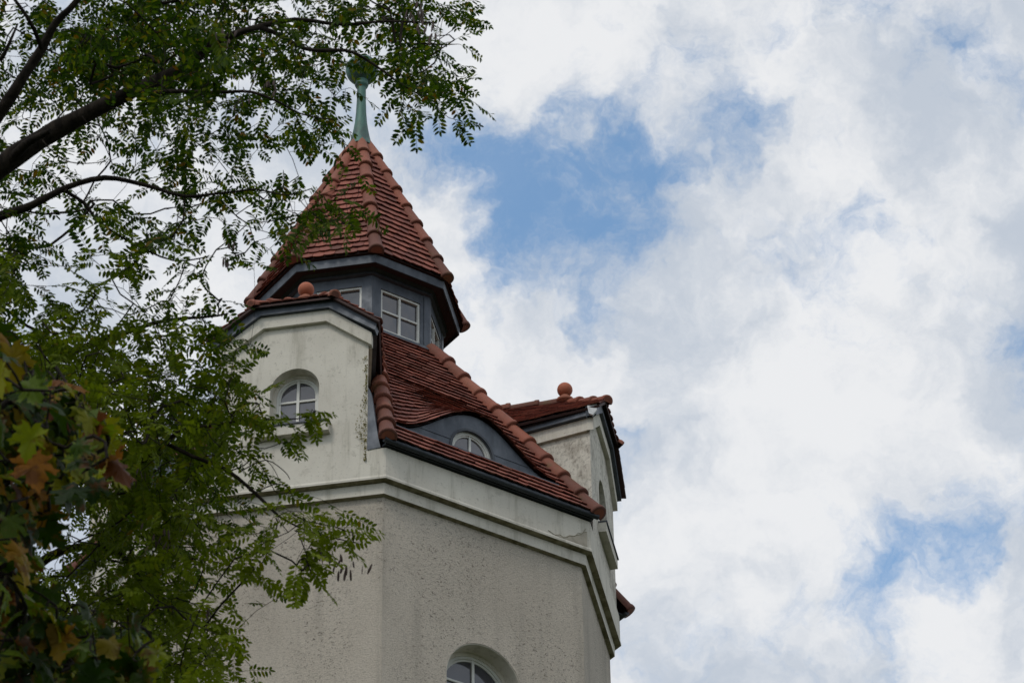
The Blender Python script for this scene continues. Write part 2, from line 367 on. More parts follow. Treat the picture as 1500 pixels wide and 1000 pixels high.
for k in range(8):
    fr = frame(k); h0 = ap(k, EAVE_O); hw0 = halfw(k, EAVE_O); hw1 = halfw(k, 0, LAN)
    dh = h0-LAN; dz = LANZ-EAVE_Z; L = math.hypot(dh, dz); sn, cs_ = dz/L, dh/L
    def edge(v, hw0=hw0, hw1=hw1, L=L): return hw0+(hw1-hw0)*min(max(v/L, 0), 1)
    def P(u, v, w, fr=fr, h0=h0, sn=sn, cs_=cs_): return fr(u, h0 - v*cs_ + w*sn, EAVE_Z + v*sn + w*cs_)
    dk = lambda u, v, w=0: P(u, v, w)
    if k % 2 == 0:
        va, vc = .22, L*.42
        deck.poly([P(-edge(va), va, 0), P(edge(va), va, 0), P(hw1, L, 0), P(-hw1, L, 0)])
        tiles(roof, P, vc, L, lambda v: -edge(v), lambda v: edge(v))
    else:
        m_ = dz/dh; vB = (EB-EAVE_Z)/sn; ZT = 27.25; vT = (ZT-EAVE_Z)/sn; HF = h0-(EB-EAVE_Z)/m_ + .045; M2 = .72
        tiles(roof, P, 0, vB, lambda v: -edge(v), lambda v: edge(v))
        deck.poly([P(-hw0, 0, 0), P(hw0, 0, 0), P(edge(vB), vB, 0), P(-edge(vB), vB, 0)])
        def Q(u, v, w, hw0=hw0, hw1=hw1, fr=fr, h0=h0, sn=sn, cs_=cs_, vB=vB, vT=vT, HF=HF, m_=m_, ZT=ZT):
            f = (v-vB)/(vT-vB); ze = eyez(u); z = ze + (ZT-ze)*f
            for _ in (0, 1):
                lim = hw0+(hw1-hw0)*(z-EAVE_Z)/(LANZ-EAVE_Z); u = max(-lim, min(lim, u)); ze = eyez(u); z = ze + (ZT-ze)*f
            hp = h0-(z-EAVE_Z)/m_; hb = HF-(z-ze)/M2 if bell(u) > 0 else -9
            k_ = .05; hmx = max(hp, hb) + (max(0, k_-abs(hp-hb))**2)/(4*k_)*(1 if bell(u) > 0 else 0)
            return fr(u, hmx + w*sn, z + w*cs_)
        lo = lambda v, e=edge: -e(v); hi = lambda v, e=edge: e(v)
        tiles(roof, Q, vB, vT, lo, hi, .142)
        deck.grid([[Q(-edge(v)+2*edge(v)*i/60, v, -.002) for i in range(61)] for v in [vB+(vT-vB)*j/24 for j in range(25)]], False)
        tiles(roof, P, vT, L, lo, hi); deck.poly([P(-edge(vT), vT, 0), P(edge(vT), vT, 0), P(hw1, L, 0), P(-hw1, L, 0)])
ro = roof.build('main_roof', 'tile', tower)
deck.poly(ring(.145, EAVE_Z-.02)[::-1])
deck.build('roof_deck', 'wood', ro)
for k in range(8):
    hp = MB(); A = corner(k, ap(k, EAVE_O+.0), ap(k+1, EAVE_O+.0), EAVE_Z+.01); B = corner(k, LAN+.04, LAN+.04, LANZ+.0)
    out = Vector((A.x, A.y, 0)).normalized(); upv = (Vector((0, 0, 1))+out*.8).normalized()
    rolls(hp, A+upv*.01, B+upv*.01, 10, .12, upv)
    hp.build('hip_tiles', 'roll', ro)
for k in (1, 3, 5, 7):
    gt = MB(); fr = frame(k); hw = halfw(k, .3)+.02; rr = .042; h = ap(k, .24)
    rows = []
    for s_ in (-hw, -hw/2, 0, hw/2, hw):
        rows.append([fr(s_, h + rr*math.cos(a), EAVE_Z-.015 + rr*math.sin(a)) for a in [math.pi*(1.0+1.25*q/10) for q in range(11)]] + [fr(s_, h+rr*.35, EAVE_Z+.0)])
    gt.grid(rows, True); gt.poly(rows[0]); gt.poly(rows[-1][::-1])
    gt.box(fr, -hw+.05, hw-.05, ap(k, .10), ap(k, .20), EAVE_Z-.055, EAVE_Z-.03)
    gt.build('gutter', 'dzinc', ro)

# --- eyebrow dormers in the plain roof sides
for k in (1, 3, 5, 7):
    fr = frame(k); h0 = ap(k, EAVE_O); m_ = (LANZ-EAVE_Z)/(h0-LAN); hf = h0-(EB-EAVE_Z)/m_ + .0
    cx, r = -.155, .345
    mb = MB(); xs = sorted(set([-1.47 + 2.74*i/70 for i in range(71)] + [cx-r*math.cos(math.pi*i/24) for i in range(25)]))
    top = lambda x: eyez(x)-.008
    arch = lambda x: EB+.03+math.sqrt(max(0, r*r-(x-cx)**2))
    for a, b in zip(xs, xs[1:]):
        inn = a >= cx-r-1e-6 and b <= cx+r+1e-6
        za, zb = (arch(a), arch(b)) if inn else (EB-.03, EB-.03)
        mb.poly([fr(a, hf, za), fr(b, hf, zb), fr(b, hf, max(top(b), EB-.02)), fr(a, hf, max(top(a), EB-.02))])
        if inn: mb.poly([fr(a, hf, EB-.03), fr(b, hf, EB-.03), fr(b, hf, EB+.03), fr(a, hf, EB+.03)])
    out = [(cx-r*math.cos(math.pi*i/24), EB+.03+r*math.sin(math.pi*i/24)) for i in range(25)]
    mb.grid([[fr(x, hf, z) for x, z in out], [fr(x, hf-.1, z) for x, z in out]], False)
    mb.box(fr, -1.5, 1.3, hf-.02, hf+.055, EB-.035, EB-.012)
    # standing seams of the zinc cladding
    for (sa, za, sb, zb) in ((-1.05, EB+.13, cx-r-.01, EB+.13), (cx+r+.01, EB+.13, .8, EB+.13)):
        mb.box(fr, sa, sb, hf, hf+.008, za-.006, za+.006)
    eb = mb.build('eyebrow_dormer', 'zinc', tower)
    wm = MB(); fr2 = fr
    arch_band(wm, fr, hf-.09, hf-.04, cx, EB+.03, r-.05, r, EB+.028)
    arch_band(wm, fr, hf-.09, hf-.055, cx, EB+.03, r-.075, r-.048, EB+.028)
    wm.box(fr, cx-.016, cx+.016, hf-.09, hf-.05, EB+.03, EB+.03+r-.05); wm.box(fr, cx-r, cx+r, hf-.09, hf-.045, EB+.022, EB+.055)
    wm.build('window_frame', 'white', eb)
    gm_ = MB(); gm_.poly([fr(cx+r*.95*math.cos(math.pi*i/20), hf-.075, EB+.03+r*.95*math.sin(math.pi*i/20)) for i in range(21)]); gm_.build('window_pane', 'glass', eb)
    lm = MB(); arch_band(lm, fr, hf-.005, hf+.014, cx, EB+.03, r-.002, r+.035, EB+.02); lm.build('window_surround', 'dzinc', eb)

# --- gabled dormers, one on every second face
def outline(lo_s, lo_z, fl_s, fl_z): return [(-lo_s, lo_z), (-fl_s, fl_z), (fl_s, fl_z), (lo_s, lo_z)]
H = hA+.155; BACK = 1.75
def sp_(s_, h_): return s_ - .25*(H-h_)      # the flanks follow the hips and taper towards the back
fr = frame(0)
def topf(x):
    x = abs(x); return 27.20 if x < .46 else 27.20 - (x-.46)*(27.20-26.72)/(1.06-.46)
topf.breaks = [-.46, .46]
dm = MB(); arch_face(dm, fr, H, -1.06, 1.06, 24.94, topf, .01, .352, 26.10, 25.46, .26)
for sg in (-1, 1):
    pts = [fr(sg*1.06, H, 24.94), fr(sg*sp_(1.06, BACK), BACK, 24.94), fr(sg*sp_(1.06, BACK), BACK, 26.72), fr(sg*1.06, H, 26.72)]
    dm.poly(pts if sg < 0 else pts[::-1])
dormer = dm.build('gable_dormer', 'plaster', tower)
cp = MB()
def flank(mb, sg, s0, s1, z0, z1, h1=None):
    h1 = H-.03 if h1 is None else h1; q = lambda h_: [fr(sg*(sp_(s0, h_)), h_, z0), fr(sg*(sp_(s1, h_)), h_, z0), fr(sg*(sp_(s1, h_)), h_, z1), fr(sg*(sp_(s0, h_)), h_, z1)]
    mb.prism(q(h1), q(BACK))
def band(mb, lo, hi, h0, h1):            # strip between two 4-point outlines, given thickness h0..h1
    for i in range(3):
        a, b, c_, d_ = lo[i], lo[i+1], hi[i+1], hi[i]
        mb.prism([fr(a[0], h1, a[1]), fr(b[0], h1, b[1]), fr(c_[0], h1, c_[1]), fr(d_[0], h1, d_[1])],
                 [fr(a[0], h0, a[1]), fr(b[0], h0, b[1]), fr(c_[0], h0, c_[1]), fr(d_[0], h0, d_[1])])
band(cp, outline(1.115, 26.665, .455, 27.175), outline(1.115, 26.875, .50, 27.365), H-.03, H+.065)
for sg in (-1, 1):
    flank(cp, sg, 1.04, 1.115, 26.668, 26.873)
cp.build('coping', 'plaster', dormer)
zf = MB(); band(zf, outline(1.175, 26.872, .495, 27.368), outline(1.215, 27.02, .545, 27.50), H-.03, H+.12)
for sg in (-1, 1):
    flank(zf, sg, 1.05, 1.185, 26.877, 26.985)
zf.build('zinc_fascia', 'zinc', dormer)
# roof of the dormer
HV = H+.185; RZ = 27.95; RH = 3.27; SL = (RZ-26.98)/1.24; PZ = lambda s_: RZ-abs(s_)*SL
dr = MB(); dd_ = MB(); FS = .58
cl = math.hypot(1.24, RZ-26.98); cu, cz = 1.24/cl, (RZ-26.98)/cl
for sg in (1, -1):
    def P(u, v, w, sg=sg): # u: along depth (0 = front verge), v upslope from the eave
        t_ = v/cl; h_ = HV-u; se = 1.265-.20*(HV-h_); s_ = se*(1-t_); return fr(sg*(s_+w*cz), h_, 26.98+(RZ-26.98)*t_+w*cu)
    def frontlim(v): 
        s_ = 1.24-v*cu; return 0.0 if s_ >= FS else (HV-RH)*(1-s_/FS)
    tiles(dr, P, 0, cl, frontlim, lambda v: HV-1.3, .142)
    for dz_ in (0, -.035):
        dd_.grid([[P(max(u_, frontlim(v_)), v_, dz_) for u_ in [(HV-1.3)*i/12 for i in range(13)]] for v_ in [cl*j/8 for j in range(9)]], False)
    dd_.poly([P(0, 0, 0), P(HV-1.3, 0, 0), P(HV-1.3, 0, -.035), P(0, 0, -.035)])
    v9 = cl*(1-FS/1.24); dd_.poly([P(0, 0, 0), P(0, v9, 0), P(0, v9, -.035), P(0, 0, -.035)])
fl = math.hypot(HV-RH, RZ-PZ(FS)); fu, fz = (HV-RH)/fl, (RZ-PZ(FS))/fl
def PF(u, v, w): return fr(u, HV-v*fu+w*fz, PZ(FS)+v*fz+w*fu)
tiles(dr, PF, 0, fl, lambda v: -FS*(1-v/fl), lambda v: FS*(1-v/fl))
dd_.prism([fr(-FS, HV, PZ(FS)), fr(FS, HV, PZ(FS)), fr(0, RH, RZ)], [fr(-FS, HV, PZ(FS)-.035), fr(FS, HV, PZ(FS)-.035), fr(0, RH, RZ-.035)])
dr.build('dormer_roof', 'tile', dormer); dd_.build('roof_boarding', 'wood', dormer)
rl = MB()
rolls(rl, fr(0, RH, RZ+.03), fr(0, 1.5, RZ+.031), 4, .085, Vector((0, 0, 1)))
for sg in (-1, 1): rolls(rl, fr(sg*(FS+.03), HV+.02, PZ(FS)+.0), fr(0, RH, RZ+.02), 3, .08, Vector((0, 0, 1)))
rl.build('ridge_tiles', 'roll', dormer)
bl = MB(); bc = fr(0, RH-.03, 0); b0 = RZ+.08
bl.lathe([(.001, b0-.10), (.15, b0-.06), (.13, b0), (.075, b0+.045), (.06, b0+.075)], (bc.x, bc.y, 0))
bl.lathe([(max(.001, .118*math.sin(a)), b0+.18-.118*math.cos(a)) for a in [math.pi*i/16 for i in range(17)]], (bc.x, bc.y, 0))
bl.build('ball_finial', 'ball', dormer)
arch_window(dormer, 0, H-.19, .01, .312, 26.10, 25.46, (26.03,), .038)
sl = MB(); sl.box(fr, -.525, .535, H-.24, H+.115, 25.275, 25.43); sl.build('window_sill', 'plaster', dormer)
sl = MB(); sl.box(fr, -.535, .545, H-.23, H+.135, 25.432, 25.452); sl.build('sill_cover', 'dzinc', dormer)
for sg in (-1, 1):
    fs = MB(); q = [(1.065, 24.93), (1.25, 24.95), (1.22, 25.10), (1.10, 25.90), (1.065, 25.98)]
    fs.prism([fr(sg*a, H+.012, b) for a, b in q], [fr(sg*a, H-.10, b) for a, b in q])
    fs.build('corner_flashing', 'zinc', dormer)
rv = MB(); arch_band(rv, fr, H-.24, H-.165, .01, 26.10, .306, .353, 25.46); rv.build('window_surround', 'plaster', dormer)
dup_parts = [ch for ch in dormer.children if not ch.name.startswith('corner_flashing')]
for q in (1, 2, 3):
    r_ = dormer.copy(); C.objects.link(r_); r_.parent = tower; r_.rotation_euler = (0, 0, math.pi/2*q)
    for ch in dup_parts:
        c2 = ch.copy(); C.objects.link(c2); c2.parent = r_
    if q == 1: r_.data = r_.data.copy(); r_.data.materials[0] = M['wplaster']
    if q == 1:     # the one on the right has the bright lead patch on its gutter corner and a dirtier flank
        lp = MB(); q8 = [(H+.0, 27.01), (H+.135, 27.03), (H+.14, 26.92), (H+.08, 26.84), (H+.02, 26.88)]; lp.prism([fr(-1.232, a, b) for a, b in q8], [fr(-1.19, a, b) for a, b in q8])
        lp.build('lead_patch', 'lead', r_)
# moss growing along the right edge of the front dormer
ms = MB(); 
for i in range(360):
    z = 24.75+random.random()**1.2*1.75; s_ = 1.05-abs(random.gauss(0, .045))*(1+.7*math.sin(z*5)); a = random.uniform(0, 6.28); q = random.uniform(.004, .014)
    h_ = H+random.uniform(.004, .02)
    ms.poly([fr(s_+q*math.cos(a+t), h_+random.uniform(-.002, .012), z+q*1.3*math.sin(a+t)) for t in (0, 2.1, 4.2)])
mo = ms.build('moss', 'moss', dormer); mo['kind'] = 'stuff'

# --- lantern
lan = MB(); OW, Z0, Z1, WT = .355, 28.93, 29.69, 29.99
for k in range(8):
    fr = frame(k); hw = halfw(k, 0, LAN)
    for (a, b, c_, d_) in ((-hw, -OW, 28.6, WT), (OW, hw, 28.6, WT), (-OW, OW, 28.6, Z0), (-OW, OW, Z1, WT)):
        lan.poly([fr(a, LAN, c_), fr(b, LAN, c_), fr(b, LAN, d_), fr(a, LAN, d_)])
    o4 = [(-OW, Z0), (OW, Z0), (OW, Z1), (-OW, Z1)]
    for i in range(4):
        (a, b), (c_, d_) = o4[i], o4[(i+1) % 4]
        lan.poly([fr(a, LAN, b), fr(c_, LAN, d_), fr(c_, LAN-.08, d_), fr(a, LAN-.08, b)])
    lan.box(fr, -hw-.004, -hw+.10, LAN-.02, LAN+.012, 28.85, 29.86); lan.box(fr, hw-.10, hw+.004, LAN-.02, LAN+.012, 28.85, 29.86)
lan_o = lan.build('lantern', 'zinc', tower)
for k in range(8):
    fr = frame(k); mb = MB(); hf_ = LAN-.02
    for (a, b, c_, d_) in ((-OW, -OW+.035, Z0, Z1), (OW-.035, OW, Z0, Z1), (-OW+.035, OW-.035, Z1-.035, Z1), (-OW+.035, OW-.035, Z0, Z0+.035)): mb.box(fr, a, b, LAN-.08, hf_, c_, d_)
    mb.box(fr, -.018, .018, LAN-.08, hf_-.008, Z0+.035, Z1-.035)
    for (a, b) in ((-OW+.035, -.018), (.018, OW-.035)): mb.box(fr, a, b, LAN-.08, hf_-.012, 29.30, 29.33)
    mb.build('window_frame', 'white', lan_o)
    gm_ = MB(); gm_.poly([fr(-OW, LAN-.06, Z0), fr(OW, LAN-.06, Z0), fr(OW, LAN-.06, Z1), fr(-OW, LAN-.06, Z1)]); gm_.build('window_pane', 'glass', lan_o)
mb = MB(); sweep(mb, [(LAN+.002, 28.93), (LAN+.03, 28.90), (LAN+.07, 28.86), (LAN+.10, 28.80)], reg=True); mb.build('base_flashing', 'zinc', lan_o)
mb = MB(); sweep(mb, [(LAN+.002, 29.86), (LAN+.05, 29.88), (LAN+.05, 29.93), (LAN+.08, 29.975)], reg=True); mb.build('moulding', 'dzinc', lan_o)
mb = MB(); sweep(mb, [(LAN-.05, 29.975), (1.475, 29.98)], reg=True); mb.build('soffit', 'wood', lan_o)
mb = MB(); sweep(mb, [(1.475, 29.93), (1.495, 29.93), (1.505, 30.07), (1.475, 30.085)], reg=True); sweep(mb, [(1.475, 30.0), (1.475, 29.95)], reg=True); mb.build('fascia', 'zinc', lan_o)

# --- spire
sp = MB(); sdk = MB(); SE, SZ, AP = 1.54, 30.09, 33.77
for k in range(8):
    fr = frame(k); L = math.hypot(SE, AP-SZ); sn, cs_ = (AP-SZ)/L, SE/L
    def P(u, v, w, fr=fr, sn=sn, cs_=cs_): 
        fl_ = .06*max(0, 1-v/.7)**2
        return fr(u, SE - v*cs_ + w*sn, SZ + v*sn + w*cs_)
    e = lambda v, L=L: halfw(0, 0, SE)*(1-v/L)
    tiles(sp, P, 0, L*.95, lambda v: -e(v), lambda v: e(v), .158, .175)
    sdk.poly([P(-e(0), 0, 0), P(e(0), 0, 0), P(0, L, 0)])
sdk.poly(ring(0, SZ-.005, SE)[::-1])
spo = sp.build('spire_roof', 'tile', tower); sdk.build('roof_deck', 'wood', spo)
for k in range(8):
    hp = MB(); A = corner(k, SE, SE, SZ); B = corner(k, .10, .10, SZ+(AP-SZ)*(1-.10/SE)); out = Vector((A.x, A.y, 0)).normalized(); upv = (Vector((0, 0, .35))+out).normalized()
    rolls(hp, A+upv*.02, B+upv*.01, 8, .104, upv)
    hp.build('hip_tiles', 'roll', spo)
fi = MB()
fi.lathe([(.24, 33.42), (.21, 33.50), (.17, 33.58), (.145, 33.70), (.12, 33.85), (.10, 34.0), (.085, 34.2), (.076, 34.45), (.072, 34.72), (.074, 34.74), (.10, 34.76), (.115, 34.80), (.10, 34.84), (.11, 34.88)], (0, 0, 0), 24)
fi.lathe([(max(.001, .268*math.sin(a)), 35.12-.268*math.cos(a)) for a in [math.pi*i/24 for i in range(25)]], (0, 0, 0), 32)
fi.lathe([(.001, 35.42), (.03, 35.40), (.03, 35.36)], (0, 0, 0), 12)
fio = fi.build('copper_finial', 'copper', tower)
hb = MB(); hb.lathe([(.274, 35.11), (.276, 35.12), (.274, 35.13)], (0, 0, 0), 32); hb.build('ball_seam', 'dzinc', fio)

# ------------------------------------------------------------------ trees
import numpy as np
def growth(seeds, targets, step=.11, sag=.25, r0=.0013, pw=.36):
    """grow twigs from limb nodes to every target; returns paths [(points, radii)] and leaf spots (pos, dir)"""
    cap = len(seeds)+len(targets)*40; pos = np.zeros((cap, 3)); n = 0; par = []; cnt = []; dirs = []
    for p, d in seeds: pos[n] = p; par.append(-1); cnt.append(0); dirs.append(d); n += 1
    base = pos[:n].copy()
    order = sorted(targets, key=lambda t: float(((base-np.array(t))**2).sum(1).min()))
    paths = []; spots = []
    for t in order:
        tv = np.array(t); i = int(((pos[:n]-tv)**2).sum(1).argmin()); P0 = Vector(pos[i]); T = Vector(t); ln = (T-P0).length
        if n+40 >= cap: break
        ctrl = P0.lerp(T, .45) + dirs[i]*ln*.16 + Vector((random.gauss(0, 1), random.gauss(0, 1), random.gauss(0, 1)+sag))*ln*.10
        k = max(2, min(30, int(ln/step)+1)); ids = [i]; prev = P0
        for q in range(1, k+1):
            f = q/k; X = P0*(1-f)**2 + ctrl*2*f*(1-f) + T*f*f + Vector((random.gauss(0, .006), random.gauss(0, .006), random.gauss(0, .006)))
            pos[n] = X; par.append(ids[-1]); cnt.append(0); dirs.append((X-prev).normalized() if (X-prev).length > 1e-6 else Vector((0, 0, 1))); ids.append(n); n += 1; prev = X
        spots.append((prev, dirs[ids[-1]]))
        paths.append(ids); j = ids[-1]
        while j >= 0: cnt[j] += 1; j = par[j]
    out = []
    for ids in paths:
        pts = [Vector(pos[j]) for j in ids]; rr = [r0*max(1, cnt[j])**pw for j in ids]; rr[0] = rr[1]; out.append((pts, rr))
    return out, spots
def limb(mb, pts, seeds):
    """pts: list of (Vector, radius); smoothed, bark bumps, adds seed nodes"""
    P = [p for p, _ in pts]; Rr = [r for _, r in pts]; X = []; Y = []
    for i in range(len(P)-1):
        a = P[max(i-1, 0)]; b = P[i]; c = P[i+1]; d = P[min(i+2, len(P)-1)]; m = max(3, int((c-b).length/.09))
        for q in range(m):
            t = q/m; X.append(.5*((2*b)+(c-a)*t+(2*a-5*b+4*c-d)*t*t+(3*b-a-3*c+d)*t**3)); Y.append(Rr[i]+(Rr[i+1]-Rr[i])*t)
    X.append(P[-1]); Y.append(Rr[-1])
    X = [x + Vector((noise.noise(x*3.1), noise.noise(x*3.1+Vector((9, 0, 0))), noise.noise(x*3.1+Vector((0, 9, 0)))))*.035*(1 if i else 0) for i, x in enumerate(X)]
    Y = [y*(1+.13*noise.noise(x*9)) for x, y in zip(X, Y)]
    mb.tube(X, Y, 9 if Rr[0] > .02 else 6)
    for i in range(1, len(X)): seeds.append((X[i], (X[i]-X[i-1]).normalized()))
def px(lst): return [(at(u, v, d), r) for u, v, d, r in lst]

COVER = [  # how densely the foliage hangs, 0-9, in steps of 50 px from the left edge / top edge
 "56689987777887400", "469999988755765300", "478998876763773000", "546786665630540000", "322357563410000000",
 "763245645330000000", "532455534440000000", "862464142100000000", "832234310000000000", "777775510000000000",
 "999887520000000000", "999998841000000000", "999999931000000000", "999999841000000000", "988999843000000000",
 "943899754520000000", "944899523200000000", "988999511000000000", "999999710000000000", "999999930000000000"]
rnd = random.Random(11); targets = []
def put(u, v, c, sc_=1.0):
    c = min(.97, c/9.3); n = -math.log(1-c)*6.0*sc_; n = int(n)+(rnd.random() < n-int(n))
    for _ in range(n):
        uu = u+rnd.uniform(0, 50); vv = v+rnd.uniform(0, 50)
        d = (15.0 if vv > 330 else 16.1) + .5*math.sin(uu*.013+vv*.006) + rnd.gauss(0, .75)
        targets.append(tuple(at(uu-20, vv-8, max(12.6, min(17.6, d)))))
def spray(n, u0, u1, v0, v1, d, sd=.25):
    for _ in range(n): targets.append(tuple(at(rnd.uniform(u0, u1), rnd.uniform(v0, v1), rnd.gauss(d, sd))))
spray(15, 320, 430, 592, 632, 14.3); spray(4, 425, 462, 595, 612, 14.2, .1); spray(6, 320, 370, 500, 530, 14.5); spray(9, 330, 360, 540, 590, 14.5)
spray(11, 425, 515, 285, 335, 14.3); spray(10, 455, 520, 770, 800, 14.1, .1); spray(7, 430, 460, 790, 850, 14.1, .1); spray(5, 350, 385, 810, 850, 14.2, .1); spray(12, 575, 630, 70, 140, 15.2)
for r_, row in enumerate(COVER):
    for c_, ch in enumerate(row): put(c_*50, r_*50, int(ch))
    for c_ in range(-6, 0): put(c_*50, r_*50, max(2, 6+rnd.randint(-3, 2)), .5)
for r_ in range(-5, 0):
    for c_ in range(-6, 13): put(c_*50, r_*50, max(1, 6+rnd.randint(-4, 2)), .5)
for r_ in range(20, 25):
    for c_ in range(-6, 6): put(c_*50, r_*50, 5, .4)
def pixel_free(t):        # a gap in the crown where the copper ball and its stem show
    q = Vector(t) - Vector((0, CAMY, 0)); z = q.dot(fw); u = 750+FPX*q.dot(rt)/z; v = 500-FPX*q.dot(up)/z
    return not (515 < u < 556 and 112 < v < 195) and not (u > 685 and v > -20)
targets = [t for t in targets if pixel_free(t)]
tb = at(-430, 700, 15.3); TX, TY = tb.x, tb.y
def tr_(z): return Vector((TX+.12*math.sin(z*.7), TY+.1*math.cos(z*.9), z))
locust = thing('locust_tree', 'dark locust tree with feathery green leaflets and long limbs in front of the tower', 'tree', (TX, TY, -1.6))
inv = Matrix.Translation((-TX, -TY, 1.6))
class TB(MB):
    def __init__(s, off): MB.__init__(s, 1); s.o = off
    def vert(s, p): s.v.append((p[0]-s.o[0], p[1]-s.o[1], p[2]-s.o[2])); return len(s.v)-1
LO = (TX, TY, -1.6)
tk_ = TB(LO); seeds = []
limb(tk_, [(tr_(-1.7), .24), (tr_(-1.2), .19), (tr_(1), .17), (tr_(3.5), .155), (tr_(5.5), .14), (tr_(7.2), .12), (tr_(8.6), .10)], [])
limb(tk_, [(tr_(8.5), .095)] + px([(-250, 470, 15.2, .075), (-100, 330, 15.1, .062), (0, 243, 15.0, .052), (65, 203, 15, .046), (130, 166, 15, .040), (190, 130, 15, .032), (240, 108, 15.1, .027), (290, 82, 15.2, .022), (350, 47, 15.2, .016), (430, 30, 15.3, .011), (500, 42, 15.3, .008), (560, 38, 15.2, .006), (640, 36, 15.2, .004)]), seeds)
limb(tk_, px([(0, 252, 15.02, .03), (40, 212, 14.9, .020), (80, 196, 14.8, .012)]), seeds)
limb(tk_, px([(190, 132, 15, .014), (280, 131, 14.8, .010), (350, 133, 14.7, .008), (405, 150, 14.6, .006), (440, 166, 14.6, .004), (485, 172, 14.5, .003)]), seeds)
limb(tk_, px([(340, 50, 15.2, .013), (385, 38, 15.0, .012), (450, 66, 14.9, .010), (510, 72, 14.8, .008), (545, 95, 14.8, .006), (590, 126, 14.7, .004), (640, 150, 14.7, .0025)]), seeds)
limb(tk_, px([(305, 75, 15.2, .012), (318, 35, 15.2, .009), (335, 0, 15.3, .007), (350, -60, 15.4, .006)]), seeds)
limb(tk_, [(tr_(8.4), .08)] + px([(-220, 420, 14.6, .055), (-80, 270, 14.2, .04), (0, 156, 14.1, .028), (32, 112, 14.1, .024), (62, 74, 14.1, .020), (84, 36, 14.1, .016), (118, 0, 14.1, .013), (150, -70, 14.2, .010)]), seeds)
limb(tk_, px([(62, 74, 14.1, .012), (45, 30, 14, .009), (20, -10, 14, .007)]), seeds)
limb(tk_, px([(0, 88, 13.9, .010), (14, 62, 13.9, .007), (28, 36, 13.9, .004)]), [])
limb(tk_, [(tr_(8.0), .07)] + px([(-200, 430, 14.9, .045), (-90, 350, 14.8, .032), (0, 318, 14.7, .022), (50, 300, 14.6, .018), (100, 274, 14.6, .015), (155, 264, 14.6, .012), (205, 273, 14.6, .010), (270, 287, 14.5, .008), (330, 279, 14.5, .006), (378, 272, 14.5, .0045), (420, 289, 14.4, .003), (450, 282, 14.4, .0025)]), seeds)
limb(tk_, px([(95, 278, 14.6, .010), (125, 298, 14.6, .008), (150, 328, 14.6, .007), (205, 356, 14.7, .005), (255, 381, 14.7, .004), (300, 376, 14.7, .0025)]), seeds)
limb(tk_, [(tr_(7.3), .07)] + px([(-200, 700, 15.6, .045), (-60, 600, 15.7, .034), (50, 545, 15.8, .026), (120, 502, 15.8, .018), (200, 482, 15.7, .012), (265, 468, 15.6, .008), (330, 455, 15.6, .004)]), seeds)
limb(tk_, [(tr_(7.0), .07)] + px([(-200, 800, 15.3, .045), (-50, 745, 15.1, .030), (80, 712, 15, .022), (190, 682, 14.8, .016), (232, 660, 14.7, .013), (268, 628, 14.6, .010), (310, 616, 14.5, .007), (365, 612, 14.4, .005), (440, 606, 14.4, .003)]), seeds)
limb(tk_, px([(245, 650, 14.7, .010), (300, 668, 14.5, .0095), (332, 690, 14.4, .009), (368, 724, 14.3, .008), (400, 756, 14.2, .006), (432, 777, 14.2, .0045), (475, 788, 14.1, .0035), (530, 802, 14.1, .002)]), seeds)
limb(tk_, px([(432, 777, 14.2, .0035), (446, 806, 14.15, .0025), (462, 846, 14.1, .0015)]), seeds)
limb(tk_, px([(404, 758, 14.2, .0035), (396, 795, 14.2, .0025), (376, 835, 14.2, .0015)]), seeds)
for tw in ([(330, 690), (352, 684), (372, 672), (392, 688), (404, 712)], [(300, 668), (345, 655), (385, 662), (420, 650), (432, 662)], [(368, 724), (395, 716), (415, 722), (426, 740)], [(120, 170), (150, 205), (168, 240), (172, 262)], [(352, 690), (385, 680), (412, 700), (420, 712)], [(62, 205), (95, 232), (128, 240), (160, 238)]):
    limb(tk_, px([(u, v, 14.35, .003-.0004*i) for i, (u, v) in enumerate(tw)]), [])
limb(tk_, [(tr_(6.4), .07)] + px([(-180, 960, 15.8, .045), (0, 870, 15.8, .030), (90, 800, 15.7, .020), (165, 815, 15.5, .014), (235, 880, 15.3, .009), (300, 935, 15.2, .005)]), seeds)
limb(tk_, px([(-60, 600, 15.7, .02), (40, 640, 16.3, .015), (120, 610, 16.5, .010), (210, 560, 16.6, .006)]), seeds)
limb(tk_, px([(0, 870, 15.8, .02), (80, 920, 16.2, .014), (160, 950, 16.3, .010), (250, 980, 16.2, .005)]), seeds)
paths, spots = growth(seeds, targets)
for p_, r_ in paths: tk_.tube(p_, r_, 5 if r_[0] > .006 else 4, False)
tk_.build('trunk', 'bark', locust)
cr = TB(LO)
